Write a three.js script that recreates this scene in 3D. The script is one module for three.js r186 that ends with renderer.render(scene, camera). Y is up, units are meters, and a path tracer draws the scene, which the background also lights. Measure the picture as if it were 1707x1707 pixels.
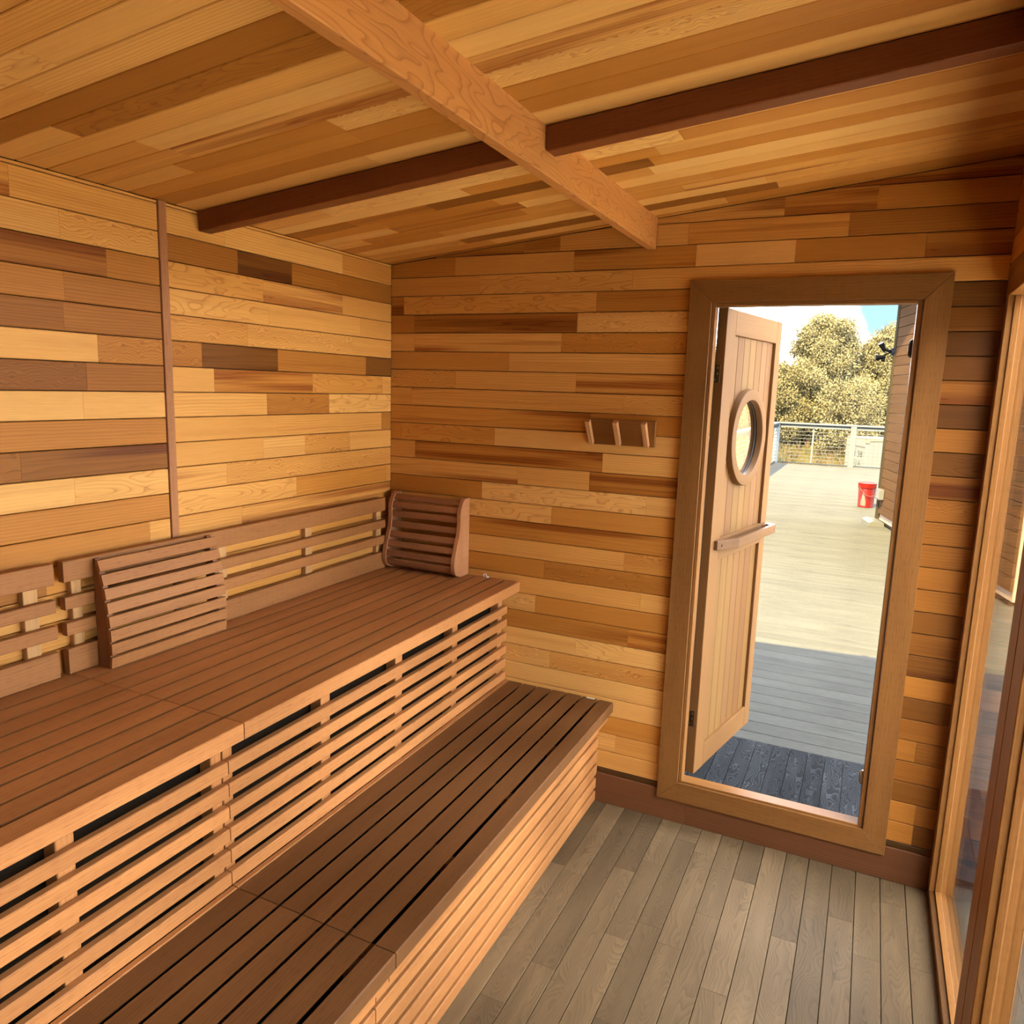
import * as THREE from 'three';
import { mergeGeometries } from 'three/addons/utils/BufferGeometryUtils.js';
import { RoundedBoxGeometry } from 'three/addons/geometries/RoundedBoxGeometry.js';
import { Brush, Evaluator, SUBTRACTION } from 'three-bvh-csg';

// ---------------------------------------------------------------- camera, sky, sun, exposure
const scene = new THREE.Scene();
const V = (x, y, z) => new THREE.Vector3(x, y, z);
const camera = new THREE.PerspectiveCamera(68.60, 1, 0.02, 400);
camera.position.set(1.9949, 1.7444, 2.886);
camera.up.set(-0.098, 0.986, -0.134);
camera.lookAt(camera.position.clone().add(V(-0.422, -0.1629, -0.8918)));
scene.add(camera);
const renderer = new THREE.WebGLRenderer({ antialias: true });
renderer.toneMapping = THREE.LinearToneMapping;
renderer.toneMappingExposure = 4.8;
renderer.shadowMap.enabled = true;
const SKY = 2.2, SUN = 7.8;                                  // sky strength, sun strength
const sun = new THREE.DirectionalLight(new THREE.Color().setRGB(1, 0.80, 0.34), SUN);
sun.position.set(1 - 3.6, 14.14, 13.6 - 4); sun.target.position.set(1, 0, -4);
sun.castShadow = true; sun.shadow.mapSize.set(4096, 4096);
Object.assign(sun.shadow.camera, { left: -14, right: 14, top: 16, bottom: -16, near: 0.5, far: 60 });
scene.add(sun, sun.target);

// ---------------------------------------------------------------- seeded random and periodic noise
let seed = 7;
const rnd = () => { seed = (seed * 1664525 + 1013904223) >>> 0; return seed / 4294967296; };
const pick = (a) => a[Math.floor(rnd() * a.length)];
const hash = (x, y, s) => { let h = (x * 374761393 + y * 668265263 + s * 2147483647 + s * 97) | 0; h = Math.imul(h ^ (h >>> 13), 1274126177); h ^= h >>> 16; return (h >>> 0) / 4294967296; };
const mod = (a, n) => ((a % n) + n) % n;
function noise(u, v, fu, fv, s) {                            // value noise, period 1 in u and v, -1..1
  const x = u * fu, y = v * fv, ix = Math.floor(x), iy = Math.floor(y);
  let a = x - ix, b = y - iy; a = a * a * (3 - 2 * a); b = b * b * (3 - 2 * b);
  const x0 = mod(ix, fu), x1 = mod(ix + 1, fu), y0 = mod(iy, fv), y1 = mod(iy + 1, fv);
  const p = hash(x0, y0, s), q = hash(x1, y0, s), r = hash(x0, y1, s), t = hash(x1, y1, s);
  return 2 * (p + (q - p) * a + (r - p) * b + (p - q - r + t) * a * b) - 1;
}
const toS = (c) => Math.max(0, Math.min(255, Math.round(255 * (c <= 0.0031308 ? c * 12.92 : 1.055 * c ** (1 / 2.4) - 0.055))));
function dataTex(w, h, fn) {
  const d = new Uint8Array(w * h * 4);
  for (let j = 0; j < h; j++) for (let i = 0; i < w; i++) {
    const c = fn((i + 0.5) / w, (j + 0.5) / h), o = (j * w + i) * 4;
    d[o] = toS(c[0]); d[o + 1] = toS(c[1]); d[o + 2] = toS(c[2]); d[o + 3] = 255;
  }
  const t = new THREE.DataTexture(d, w, h); t.colorSpace = THREE.SRGBColorSpace;
  t.wrapS = t.wrapT = THREE.RepeatWrapping; t.magFilter = THREE.LinearFilter; t.minFilter = THREE.LinearMipmapLinearFilter; t.generateMipmaps = true; t.needsUpdate = true;
  return t;
}
// sky: blue air with bright broken cloud, the same all round
{
  const W = 1536, H = 768, d = new Float32Array(W * H * 4);
  for (let j = 0; j < H; j++) for (let i = 0; i < W; i++) {
    const u = (i + 0.5) / W, v = (j + 0.5) / H, el = (v - 0.5) * Math.PI, o = (j * W + i) * 4;
    const up = Math.max(0, Math.sin(el)), a = Math.pow(1 - up, 2.2);
    let r = 0.030 + 0.034 * a, g = 0.062 + 0.044 * a, b = 0.112 + 0.006 * a;
    let n = 0, amp = 0.55, fu = 18, fv = 16;
    for (let k = 0; k < 5; k++) { n += amp * noise(u + 0.22 + 0.02 * k, v, fu, fv, 235 + k); amp *= 0.52; fu *= 2; fv *= 2; }
    let c = THREE.MathUtils.smoothstep(n, 0.03, 0.2);
    const lit = (1.9 + 2.4 * Math.pow(1 - up, 3)) * (1 + 0.2 * n);
    r += (lit * 0.93 - r) * c; g += (lit * 0.98 - g) * c; b += (lit * 1.05 - b) * c;
    d[o] = r; d[o + 1] = g; d[o + 2] = b; d[o + 3] = 1;
  }
  const t = new THREE.DataTexture(d, W, H, THREE.RGBAFormat, THREE.FloatType);
  t.mapping = THREE.EquirectangularReflectionMapping; t.magFilter = THREE.LinearFilter; t.minFilter = THREE.LinearFilter; t.needsUpdate = true;
  scene.background = t; scene.backgroundIntensity = SKY;
}

// ---------------------------------------------------------------- wood
const GR = [];
function grain(kind, s) {
  const P = {
    straight: [11, 0.9, 3, 2, 0.32, 2.5, 0.08], fine: [22, 0.8, 2, 2, 0.24, 2, 0.08], plain: [9, 0.8, 2, 2, 0.12, 2, 0.10], streak: [8, 1.3, 2, 3, 0.24, 2, 0.48],
    swirl: [2, 3.2, 5, 2, 0.50, 6, 0.08], wavy: [12, 1.7, 26, 3, 0.42, 2.2, 0.08],
  }[kind];
  return dataTex(1024, 128, (u, v) => {
    const h = v * P[0] + P[1] * (noise(u, v, P[2], P[3], s) + 0.35 * noise(u, v, P[2] * 4, P[3] * 3, s + 1)) + 0.05 * noise(u, v, 90, 8, s + 5);
    const f = h - Math.floor(h), late = Math.pow(f, P[5]) * (1 - THREE.MathUtils.smoothstep(f, 0.93, 1));
    const fibre = noise(u, v, 40, 128, s + 2) * 0.05 + noise(u, v, 12, 64, s + 3) * 0.04;
    const band = P[6] * THREE.MathUtils.smoothstep(noise(u, v, 2, 4, s + 4) + 0.2 * noise(u, v, 6, 12, s + 6), -0.1, 0.7) + 0.07 * (noise(u, v, 5, 2, s + 7) + 1) / 2;
    const k = Math.min(0.8, Math.max(0, P[4] * late + band + fibre + 0.07));
    return [1 - 0.78 * k, 1 - k, 1 - 1.12 * k];
  });
}
const KINDS = { straight: [0, 1, 2], fine: [3, 4], plain: [5, 6], streak: [7, 8, 9], swirl: [10, 11], wavy: [12, 13] };
['straight', 'straight', 'straight', 'fine', 'fine', 'plain', 'plain', 'streak', 'streak', 'streak', 'swirl', 'swirl', 'wavy', 'wavy'].forEach((k, i) => GR.push(grain(k, 100 + i * 13)));
const kindAny = () => { const r = rnd(); return r < 0.42 ? 'straight' : r < 0.6 ? 'fine' : r < 0.74 ? 'plain' : r < 0.87 ? 'streak' : r < 0.93 ? 'swirl' : 'wavy'; };
const BENCH = [301, 317, 333].map((s) => dataTex(1024, 128, (u, v) => {
  const h = v * 11 + 1.1 * noise(u, v, 3, 2, s), f = h - Math.floor(h);
  const pore = Math.max(0, noise(u, v, 60, 120, s + 1) - 0.35) * 0.5, k = Math.min(0.8, 0.06 + 0.12 * f * f + pore + 0.10 * (noise(u, v, 4, 3, s + 2) + 1) + 0.05 * noise(u, v, 20, 64, s + 3));
  return [1 - 0.85 * k, 1 - k, 1 - 1.05 * k];
}));
const GREY = [401, 417, 433, 449].map((s, i) => dataTex(1024, 128, (u, v) => {      // weathered flooring with raised swirling grain
  const h = v * 4 + 2.6 * noise(u, v, 7, 2, s) + 0.6 * noise(u, v, 26, 5, s + 1), f = h * 2 - Math.floor(h * 2);
  const k = 0.10 + 0.30 * Math.pow(f, 2) * (0.6 + 0.4 * noise(u, v, 6, 3, s + 2)) + 0.10 * (noise(u, v, 8, 4, s + 3) + 1) + 0.06 * noise(u, v, 60, 90, s + 4);
  return [1 - k, 1 - k, 1 - k];
}));
const PORCH = [461, 473, 487].map((s) => dataTex(1024, 128, (u, v) => {             // dark boards with pale raised grain
  const h = v * 3 + 2.4 * noise(u, v, 9, 2, s) + 0.7 * noise(u, v, 30, 5, s + 1), f = h * 2.5 - Math.floor(h * 2.5);
  const pale = Math.pow(f, 3) * (0.35 + 0.5 * (noise(u, v, 7, 3, s + 2) + 1) / 2) + 0.35 * Math.max(0, noise(u, v, 5, 3, s + 3) - 0.2) + 0.06 * noise(u, v, 70, 90, s + 4), k = Math.max(0.18, Math.min(1, 0.24 + 0.9 * pale));
  return [k, k * 1.01, k * 1.03];
}));
const DECKT = [501, 517].map((s) => dataTex(1024, 128, (u, v) => {                  // ribbed composite deck board, v across the board
  const rib = Math.pow(Math.abs(Math.sin(v * Math.PI * 6)), 0.35);
  const k = 0.05 + 0.20 * (1 - rib) + 0.10 * (noise(u, v, 6, 2, s) + 1) + 0.06 * noise(u, v, 60, 20, s + 1) + 0.4 * Math.max(0, noise(u, v, 5, 3, s + 2) - 0.62);
  return [1 - k, 1 - k, 1 - k];
}));
const ramp = (stops, t) => {
  for (let i = 1; i < stops.length; i++) if (t <= stops[i][0] || i === stops.length - 1) {
    const a = stops[i - 1], b = stops[i], k = Math.max(0, Math.min(1, (t - a[0]) / (b[0] - a[0])));
    return [1, 2, 3].map((c) => a[c] + (b[c] - a[c]) * k);
  }
};
const CEDAR = [[0, 0.115, 0.040, 0.005], [3, 0.34, 0.128, 0.018], [5, 0.545, 0.228, 0.037], [7, 0.70, 0.352, 0.086], [9, 0.81, 0.475, 0.152]];
const cache = new Map();
function wood(map, rgb, rough = 0.55, spec = 0.4) {
  const key = map.id + ':' + rgb.map((c) => c.toFixed(3)).join() + rough + ':' + spec;
  if (!cache.has(key)) cache.set(key, new THREE.MeshPhysicalMaterial({ map, color: new THREE.Color().setRGB(...rgb), roughness: rough, specularIntensity: spec }));
  return cache.get(key);
}
const cedar = (tone, kind = kindAny(), k = 1) => wood(GR[pick(KINDS[kind])], ramp(CEDAR, Math.round(tone * 4) / 4).map((c) => c * k), 0.52);
const benchWood = (k = 1) => { const j = k * (0.92 + 0.04 * Math.floor(rnd() * 5)); return wood(pick(BENCH), [0.46 * j, 0.195 * j, 0.060 * j], 0.5); };
const frameWood = (k = 1) => wood(pick(BENCH), [0.147 * k, 0.0635 * k, 0.0155 * k], 0.45);
const metal = (r, g, b, rough = 0.4) => new THREE.MeshStandardMaterial({ color: new THREE.Color().setRGB(r, g, b), metalness: 1, roughness: rough });
const matte = (r, g, b, rough = 0.9) => new THREE.MeshPhysicalMaterial({ color: new THREE.Color().setRGB(r, g, b), roughness: rough, specularIntensity: 0.12 });
const paint = (r, g, b, rough = 0.5) => new THREE.MeshStandardMaterial({ color: new THREE.Color().setRGB(r, g, b), roughness: rough });
const glass = new THREE.MeshPhysicalMaterial({ color: 0xffffff, transmission: 1, thickness: 0, roughness: 0.0, ior: 1.5 });

// ---------------------------------------------------------------- building helpers
const used = new Map();
function numbered(name) { const n = used.get(name) ?? 0; used.set(name, n + 1); return n ? name + '_' + String(n).padStart(3, '0') : name; }
function shade(o) { o.castShadow = o.receiveShadow = true; return o; }
function thing(name, label, category, pos = [0, 0, 0], group) {
  const g = new THREE.Group(); g.name = numbered(name); g.position.set(...pos); g.userData = { label, category }; if (group) g.userData.group = group;
  scene.add(g); return g;
}
function struct(name, label) { const g = new THREE.Group(); g.name = name; g.userData = { kind: 'structure' }; if (label) g.userData.label = label; scene.add(g); return g; }
function mesh(parent, name, geo, mat, label) { const m = shade(new THREE.Mesh(geo, mat)); m.name = name; if (label) m.userData.label = label; parent.add(m); return m; }
// a board: length along X, width along Y, thickness along Z (its face at Z = T), long edges bevelled
function plankGeo(L, W, T, b = 0.0018, both = false, u0 = rnd(), v0 = rnd()) {
  const q = both ? [[b, 0], [W - b, 0], [W, b], [W, T - b], [W - b, T], [b, T], [0, T - b], [0, b]] : [[0, 0], [W, 0], [W, T - b], [W - b, T], [b, T], [0, T - b]];
  if (both === 'undercut') q.splice(0, q.length, [0.018, 0], [W - 0.018, 0], [W, T], [0, T]);
  const pos = [], uv = [];
  const put = (x, p, cap) => { pos.push(x, p[0], p[1]); uv.push(cap ? u0 + p[1] * 2 : u0 + x / 1.6, v0 + (p[0] + (cap ? 0 : p[1])) / 0.1); };
  for (let i = 0; i < q.length; i++) {
    const a = q[i], c = q[(i + 1) % q.length];
    put(0, a); put(0, c); put(L, c); put(0, a); put(L, c); put(L, a);
  }
  for (let i = 1; i < q.length - 1; i++) { put(L, q[0], 1); put(L, q[i], 1); put(L, q[i + 1], 1); put(0, q[0], 1); put(0, q[i + 1], 1); put(0, q[i], 1); }
  const g = new THREE.BufferGeometry();
  g.setAttribute('position', new THREE.Float32BufferAttribute(pos, 3)); g.setAttribute('uv', new THREE.Float32BufferAttribute(uv, 2)); g.computeVertexNormals();
  return g;
}
const AX = { X: V(1, 0, 0), Y: V(0, 1, 0), Z: V(0, 0, 1), x: V(-1, 0, 0), z: V(0, 0, -1) };
function orient(o, at, X, Y) { const Z = new THREE.Vector3().crossVectors(X, Y); o.quaternion.setFromRotationMatrix(new THREE.Matrix4().makeBasis(X, Y, Z)); o.position.copy(at); return o; }
function board(parent, name, mat, at, X, Y, L, W, T, b, both, label) { return orient(mesh(parent, name, plankGeo(L, W, T, b, both), mat, label), V(...at), X, Y); }
// a bevelled block given by its corners
function block(parent, name, mat, [x0, x1], [y0, y1], [z0, z1], b = 0.002, label) {
  const d = [x1 - x0, y1 - y0, z1 - z0], long = d.indexOf(Math.max(...d));
  if (long === 0) return board(parent, name, mat, [x0, y0, z0], AX.X, AX.Y, d[0], d[1], d[2], b, true, label);
  if (long === 1) return board(parent, name, mat, [x1, y0, z0], AX.Y, AX.x, d[1], d[0], d[2], b, true, label);
  return board(parent, name, mat, [x0, y0, z1], AX.z, AX.Y, d[2], d[1], d[0], b, true, label);
}
// an outline in the XY plane given a thickness along Z (face at Z = T); uv in metres along X
function plate(pts, T, bevel = 0, alongY = false) {
  const s = new THREE.Shape(pts.map((p) => new THREE.Vector2(...p)));
  const g = new THREE.ExtrudeGeometry(s, { depth: T - 2 * bevel, bevelEnabled: bevel > 0, bevelSize: bevel, bevelOffset: -bevel, bevelThickness: bevel, bevelSegments: 1, curveSegments: 24 });
  if (bevel) g.translate(0, 0, bevel);
  return woodUV(g, alongY);
}
function woodUV(g, alongY) {
  const uv = g.attributes.uv, p = g.attributes.position, u0 = rnd(), v0 = rnd();
  for (let i = 0; i < uv.count; i++) { const x = p.getX(i), y = p.getY(i), z = p.getZ(i); uv.setXY(i, u0 + (alongY ? y : x) / 1.6, v0 + ((alongY ? x : y) + z) / 0.1); }
  return g;
}
// ---------------------------------------------------------------- boards of the walls and ceiling: [end of the board in metres, tone (0 dark, 9 pale)]
const LEFT_A = {
  '-1': [[0.96, 8], [0.343, 8.7], [0.001, 7]],
  '0': [[0.905, 4], [0.64, 1], [0.375, 4.5], [0.001, 4.2]],
  '1': [[0.788, 7], [0.344, 8], [0, 7.5]],
  '2': [[0.763, 8], [0.224, 8], [-0.001, 7.5]],
  '3': [[0.868, 7], [0.282, 8], [-0.001, 7.5]],
  '4': [[1.071, 5], [0.722, 1], [0.187, 5], [-0.002, 1.5]],
  '5': [[1.023, 8], [0.532, 6], [0.067, 6.5], [-0.003, 7.5]],
  '6': [[0.782, 8], [0.434, 5], [-0.003, 8.5]],
  '7': [[0.729, 7.5], [0.073, 7.5], [-0.004, 5]],
  '8': [[0.805, 7.5], [0.581, 8.5], [0.301, 7], [-0.005, 7.7]],
  '9': [[0.981, 8], [0.485, 7.5], [-0.005, 7.2]],
  '10': [[0.634, 8], [0.032, 6], [-0.006, 7]],
  '11': [[0.918, 7.5], [-0.007, 7.5]],
  '12': [[0.62, 7], [-0.007, 6.5]],
  '13': [[0.878, 7.5], [-0.008, 7]],
  '14': [[0.553, 6.5], [-0.009, 7.5]],
};
const LEFT_B = {
  '-1': [[1.653, 7], [1.21, 7.5]],
  '0': [[1.528, 8.6], [1.214, 8]],
  '1': [[1.397, 4.3], [1.218, 5]],
  '2': [[1.526, 5], [1.222, 4.4]],
  '3': [[1.533, 3.5], [1.227, 4]],
  '4': [[1.438, 8.2], [1.231, 5.3]],
  '5': [[1.477, 3], [1.235, 4]],
  '6': [[1.492, 9], [1.239, 8.5]],
  '7': [[1.244, 5.3]],
  '8': [[1.676, 3.6], [1.248, 3]],
  '9': [[1.533, 9], [1.252, 8.5]],
  '10': [[1.256, 5.6]],
  '11': [[1.298, 5.5], [1.261, 7.5]],
  '12': [[1.633, 4], [1.265, 6]],
  '13': [[1.269, 7.5]],
  '14': [[1.273, 7]],
};
const FAR = {
  '-5': [[2.306, 4.5]],
  '-4': [[1.28, 5.5], [1.644, 5.8], [1.937, 4.5], [2.315, 4]],
  '-3': [[0.647, 3], [0.805, 3.5], [1.199, 5.5], [1.314, 6], [1.857, 5], [2.324, 2.6]],
  '-2': [[0.327, 4], [0.867, 5.5], [1.346, 4], [1.692, 7], [2.094, 3.6], [2.334, 3]],
  '-1': [[0.445, 5.5], [1.111, 6], [2.343, 6]],
  '0': [[0.067, 3.5], [0.968, 5.5], [1.333, 3.5], [2.304, 3]],
  '1': [[0.124, 3.5], [0.891, 2.5], [1.338, 7], [2.313, 3.6]],
  '2': [[0.125, 6], [0.827, 6], [1.337, 4.5], [2.314, 1.2]],
  '3': [[0.593, 5], [1.338, 6.3], [2.315, 2.6]],
  '4': [[0.337, 5.5], [0.897, 6], [1.339, 5.5], [2.324, 4.6]],
  '5': [[0.112, 5.5], [1.1, 5.8], [1.34, 6.3], [2.317, 2.2]],
  '6': [[0.967, 5], [1.34, 4.5], [2.326, 5]],
  '7': [[0.059, 4.5], [0.535, 5], [1.337, 7.6], [2.318, 2.7]],
  '8': [[0.134, 6.3], [1.026, 4.3], [1.335, 7], [2.318, 3.6]],
  '9': [[0.652, 6.6], [0.974, 6.2], [1.336, 3.8], [2.319, 5]],
  '10': [[0.48, 4], [1.217, 7.6], [1.329, 7], [2.314, 4.6]],
  '11': [[0.813, 7], [1.33, 4.8], [2.31, 4.6]],
  '12': [[1.33, 4.1], [2.31, 5.2]],
  '13': [[1.139, 6], [1.331, 5], [2.31, 5]],
  '14': [[0.79, 4], [1.331, 3.5], [2.31, 3.6]],
  '15': [[1.216, 6], [1.332, 6.6], [2.31, 4.1]],
  '16': [[0.755, 7], [1.332, 3.9], [2.31, 3.2]],
  '17': [[1.173, 3.5], [1.332, 4.5], [2.309, 6.2]],
  '18': [[0.948, 7], [1.333, 7.2], [2.309, 3.3]],
  '19': [[0.832, 7], [1.333, 5.8], [2.317, 4.6]],
  '20': [[1.333, 7.2], [2.246, 5.6], [2.317, 4.3]],
  '21': [[1.331, 7.2], [2.316, 5]],
  '22': [[1.331, 4.5], [2.315, 3.6]],
  '23': [[1.145, 7], [1.333, 5.8], [2.269, 6.2], [2.324, 4.4]],
  '24': [[1.333, 6.3], [2.269, 6.4], [2.323, 2.6]],
};
const CEIL = {
  '-2': [[2.5, 3.5]],
  '-1': [[0.26, 6.5], [2.5, 3.5]],
  '0': [[2.5, 6.2]],
  '1': [[0.332, 5.4], [2.5, 7]],
  '2': [[0.355, 5.6], [2.5, 6.4]],

  '3': [[0.272, 6.4], [0.779, 4.4], [2.5, 7]],
  '4': [[0.774, 5], [2.5, 4.4]],
  '5': [[2.5, 4.4]],
  '6': [[0.709, 6.3], [2.5, 6.7]],
  '7': [[2.5, 5]],
  '8': [[2.5, 6.6]],
  '9': [[2.5, 7]],
  '10': [[0.29, 6.4], [1.465, 7.6], [2.5, 5.2]],
  '11': [[0.774, 7.6], [1.383, 5], [2.5, 6.6]],
  '12': [[0.276, 3.6], [0.6, 4.5], [1.343, 2.8], [2.5, 5]],
  '13': [[0.357, 5], [0.801, 4.5], [1.322, 5.6], [2.5, 8.2]],
  '14': [[0.34, 7], [0.858, 4.6], [2.5, 7]],
  '15': [[0.163, 6.5], [0.827, 4.5], [1.469, 5.5], [2.5, 5]],
  '16': [[0.446, 4.6], [1.362, 5.2], [2.5, 6.2]],

  '17': [[0.031, 5.6], [1.611, 6.8], [2.5, 6.2]],

  '18': [[0.453, 5.6], [1.635, 2.9], [2.5, 6]],
  '19': [[0.546, 5], [1.459, 6], [2.5, 4.2]],
  '20': [[1.328, 5], [2.5, 4]],
};
const SPECIAL = { 'A2:0': 'swirl', 'A1:0': 'swirl', 'A3:1': 'wavy', 'A8:2': 'wavy', 'A9:1': 'wavy', 'A0:1': 'streak', 'A4:1': 'streak', 'A5:1': 'streak', 'A10:1': 'streak', 'A6:2': 'swirl', 'B1:0': 'streak', 'B8:1': 'streak', 'B9:1': 'swirl', 'B4:1': 'wavy',
  'F0:1': 'swirl', 'F1:2': 'wavy', 'F10:1': 'swirl', 'F11:0': 'swirl', 'F9:2': 'streak', 'F8:1': 'streak', 'F13:1': 'wavy', 'F14:1': 'wavy', 'F1:1': 'streak', 'F3:1': 'straight', 'F8:2': 'straight', 'F7:2': 'fine', 'F4:0': 'wavy', 'F-2:2': 'streak', 'F17:1': 'streak', 'F17:0': 'streak' };
const ROOM = { x: 2.335, z: 4.2 }, T = 0.014, GAP = 0.0024;
const ceilY = (x) => 2.267 + 0.1005 * x;
const SL = V(1, 0.1005, 0).normalize();                        // direction up the slope of the roof

// floor
const floor = struct('floor');
mesh(floor, 'subfloor', new THREE.BoxGeometry(2.5, 0.1, 4.35).translate(1.165, -0.068, 2.09), paint(0.04, 0.03, 0.02, 0.9));
const shadeFloor = [0, 1].map((k) => wood(GREY[k], [0.04, 0.03, 0.02], 0.9, 0.1));  // under-bench planks, shade put into their colour
for (let i = -18; i < 12; i++) {
  const x0 = 1.449 + 0.0814 * i, x1 = Math.min(x0 + 0.0814, ROOM.x); if (x1 < 0) continue;
  let z = ROOM.z - rnd() * 0.9;
  for (let a = ROOM.z; a > 0.001;) {
    let e = Math.max(0, z); if (e < 0.12) e = 0;
    const j = 0.72 + rnd() * 0.5;
    board(floor, 'plank', x1 < 1.0 ? pick(shadeFloor) : wood(pick(GREY), [0.178 * j, 0.115 * j, 0.055 * j], 0.6, 0.3), [Math.max(x0, 0) + 0.001, -0.018, e], AX.Z, AX.X, a - e - 0.0008, x1 - Math.max(x0, 0) - 0.002, 0.018, 0.0012);
    a = e; z = e - 0.35 - rnd() * 0.75;
  }
}
// left wall: two panels of cedar boards either side of an upright strip
const wallL = struct('wall_left');
mesh(wallL, 'sheathing', new THREE.BoxGeometry(0.1, 2.6, 4.5).translate(-0.0655, 1.15, 2.1), paint(0.03, 0.018, 0.01, 0.9));
const hidden = [0, 1].map((k) => wood(GR[k], [0.045 + 0.01 * k, 0.028 + 0.006 * k, 0.016], 0.9, 0.1));   // boards behind the benches, coloured dark to stand in for shade
function leftBoard(zn, zf, k, tone, kind) {
  const y1 = Math.min(2.178 - 0.0796 * k, 2.268), y0 = 2.178 - 0.0796 * (k + 1);
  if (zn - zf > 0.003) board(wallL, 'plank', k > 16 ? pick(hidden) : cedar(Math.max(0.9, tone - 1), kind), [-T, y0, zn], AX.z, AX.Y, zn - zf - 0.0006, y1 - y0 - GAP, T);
}
for (let k = -2; k < 27; k++) {
  let z = 1.19;
  for (const [i, [e, t]] of (LEFT_A[k] ?? [[0.8 * rnd() + 0.1, 7 + rnd()], [0, 6.5 + 1.5 * rnd()]]).entries()) { const f = Math.max(0.0005, e); leftBoard(z, f, k, k === -2 ? 8 : t, SPECIAL['A' + k + ':' + i]); z = f; }
  const rowB = LEFT_B[k] ?? [[1.22, k === -2 ? 8 : 5 + 3 * rnd()]];
  z = ROOM.z;
  for (let n = 0; n < 2; n++) { const f = 1.95 + (1 - n) * 1.1 + rnd() * 0.6; leftBoard(z, f, k, 4 + 5 * rnd()); z = f; }
  for (const [i, [e, t]] of rowB.entries()) { const f = i === rowB.length - 1 ? 1.2215 : e; leftBoard(z, f, k, t, SPECIAL['B' + k + ':' + i]); z = f; }
}
const strip = struct('trim_1'); block(strip, 'batten', wood(BENCH[0], [0.43, 0.19, 0.075]), [-0.004, 0.006], [0, 2.266], [1.1915, 1.2200], 0.0015);

// wall with the door
const wallE = struct('wall_end');
const dark = paint(0.03, 0.018, 0.01, 0.9), outer = paint(0.22, 0.13, 0.08, 0.8);
mesh(wallE, 'sheathing', mergeGeometries([
  new THREE.BoxGeometry(1.40, 2.75, 0.11).translate(0.70, 1.2, -0.0705), new THREE.BoxGeometry(0.30, 2.75, 0.11).translate(2.265, 1.2, -0.0705),
  new THREE.BoxGeometry(0.715, 0.5, 0.11).translate(1.7575, 2.325, -0.0705), new THREE.BoxGeometry(0.715, 0.27, 0.11).translate(1.7575, -0.035, -0.0705)]), dark);
function farPiece(x0, x1, y0, y1, tone, kind) {
  if (x1 - x0 < 0.004) return;
  const top = (x) => ceilY(x) - 0.002, m = cedar(tone, kind);
  if (y1 <= top(x0)) return board(wallE, 'plank', m, [x0, y0, -T], AX.X, AX.Y, x1 - x0 - 0.0006, y1 - y0 - GAP, T);
  const at = (y) => (y + 0.002 - 2.267) / 0.1005, pts = [];        // cut to the slope of the roof
  const xs = Math.max(x0, at(y0)), xe = Math.min(x1, at(y1)); if (xs >= x1 - 0.002) return;
  pts.push([xs, y0]); pts.push([x1, y0]);
  if (xe < x1) pts.push([x1, y1 - GAP], [xe, y1 - GAP]); else pts.push([x1, top(x1)]);
  if (xs === x0 && top(x0) > y0) pts.push([x0, top(x0)]);
  mesh(wallE, 'plank', plate(pts, T), m).position.z = -T;
}
for (let k = -5; k < 25; k++) {
  const y1 = 2.130 - 0.079 * k, y0 = y1 - 0.079, door = k >= 0; let x = 0.0005;
  const row = FAR[k];
  for (const [i, [e, t]] of row.entries()) {
    let f = i === row.length - 1 ? ROOM.x : e;
    if (door && e > 1.3 && e < 1.36) f = 1.36;
    if (door && x > 1.3 && x < 1.5) x = 2.16;
    farPiece(x, f, y0, y1, t + (x > 2 && door ? -2.2 : t < 3.2 ? 1 : 0.5), SPECIAL['F' + k + ':' + i]); x = f;  // boards right of the door lowered in tone to imitate shade
  }
}
const base1 = struct('baseboard_end');
board(base1, 'plank', frameWood(0.55), [0, 0.133, -T], AX.X, AX.Y, ROOM.x, 0.020, T);
board(base1, 'base_plank', wood(GR[1], [0.16, 0.062, 0.022]), [0, 0.0, -T], AX.X, AX.Y, 1.455, 0.131, 0.022, 0.002);
board(base1, 'base_plank', wood(GR[0], [0.145, 0.056, 0.02]), [1.4556, 0.0, -T], AX.X, AX.Y, ROOM.x - 1.456, 0.131, 0.022, 0.002);

// rear wall behind the viewer
const wallR = struct('wall_rear');
mesh(wallR, 'sheathing', new THREE.BoxGeometry(2.5, 2.75, 0.1).translate(1.165, 1.2, 4.265), dark);
const darkTile = [0, 1, 2].map((k) => paint(0.035 + 0.01 * k, 0.035 + 0.01 * k, 0.036 + 0.01 * k, 0.8));   // unseen facing, invented dark to soak up bounced light
for (let j = 0; j < 8; j++) for (let i = 0; i < 5; i++) { const x = i * 0.467, y = j * 0.3; if (y + 0.3 < ceilY(x) + 0.05) board(wallR, 'added_tile', pick(darkTile), [x + 0.467, y, ROOM.z + T], AX.x, AX.Y, 0.464, Math.min(0.297, ceilY(x) - y), T); }

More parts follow.
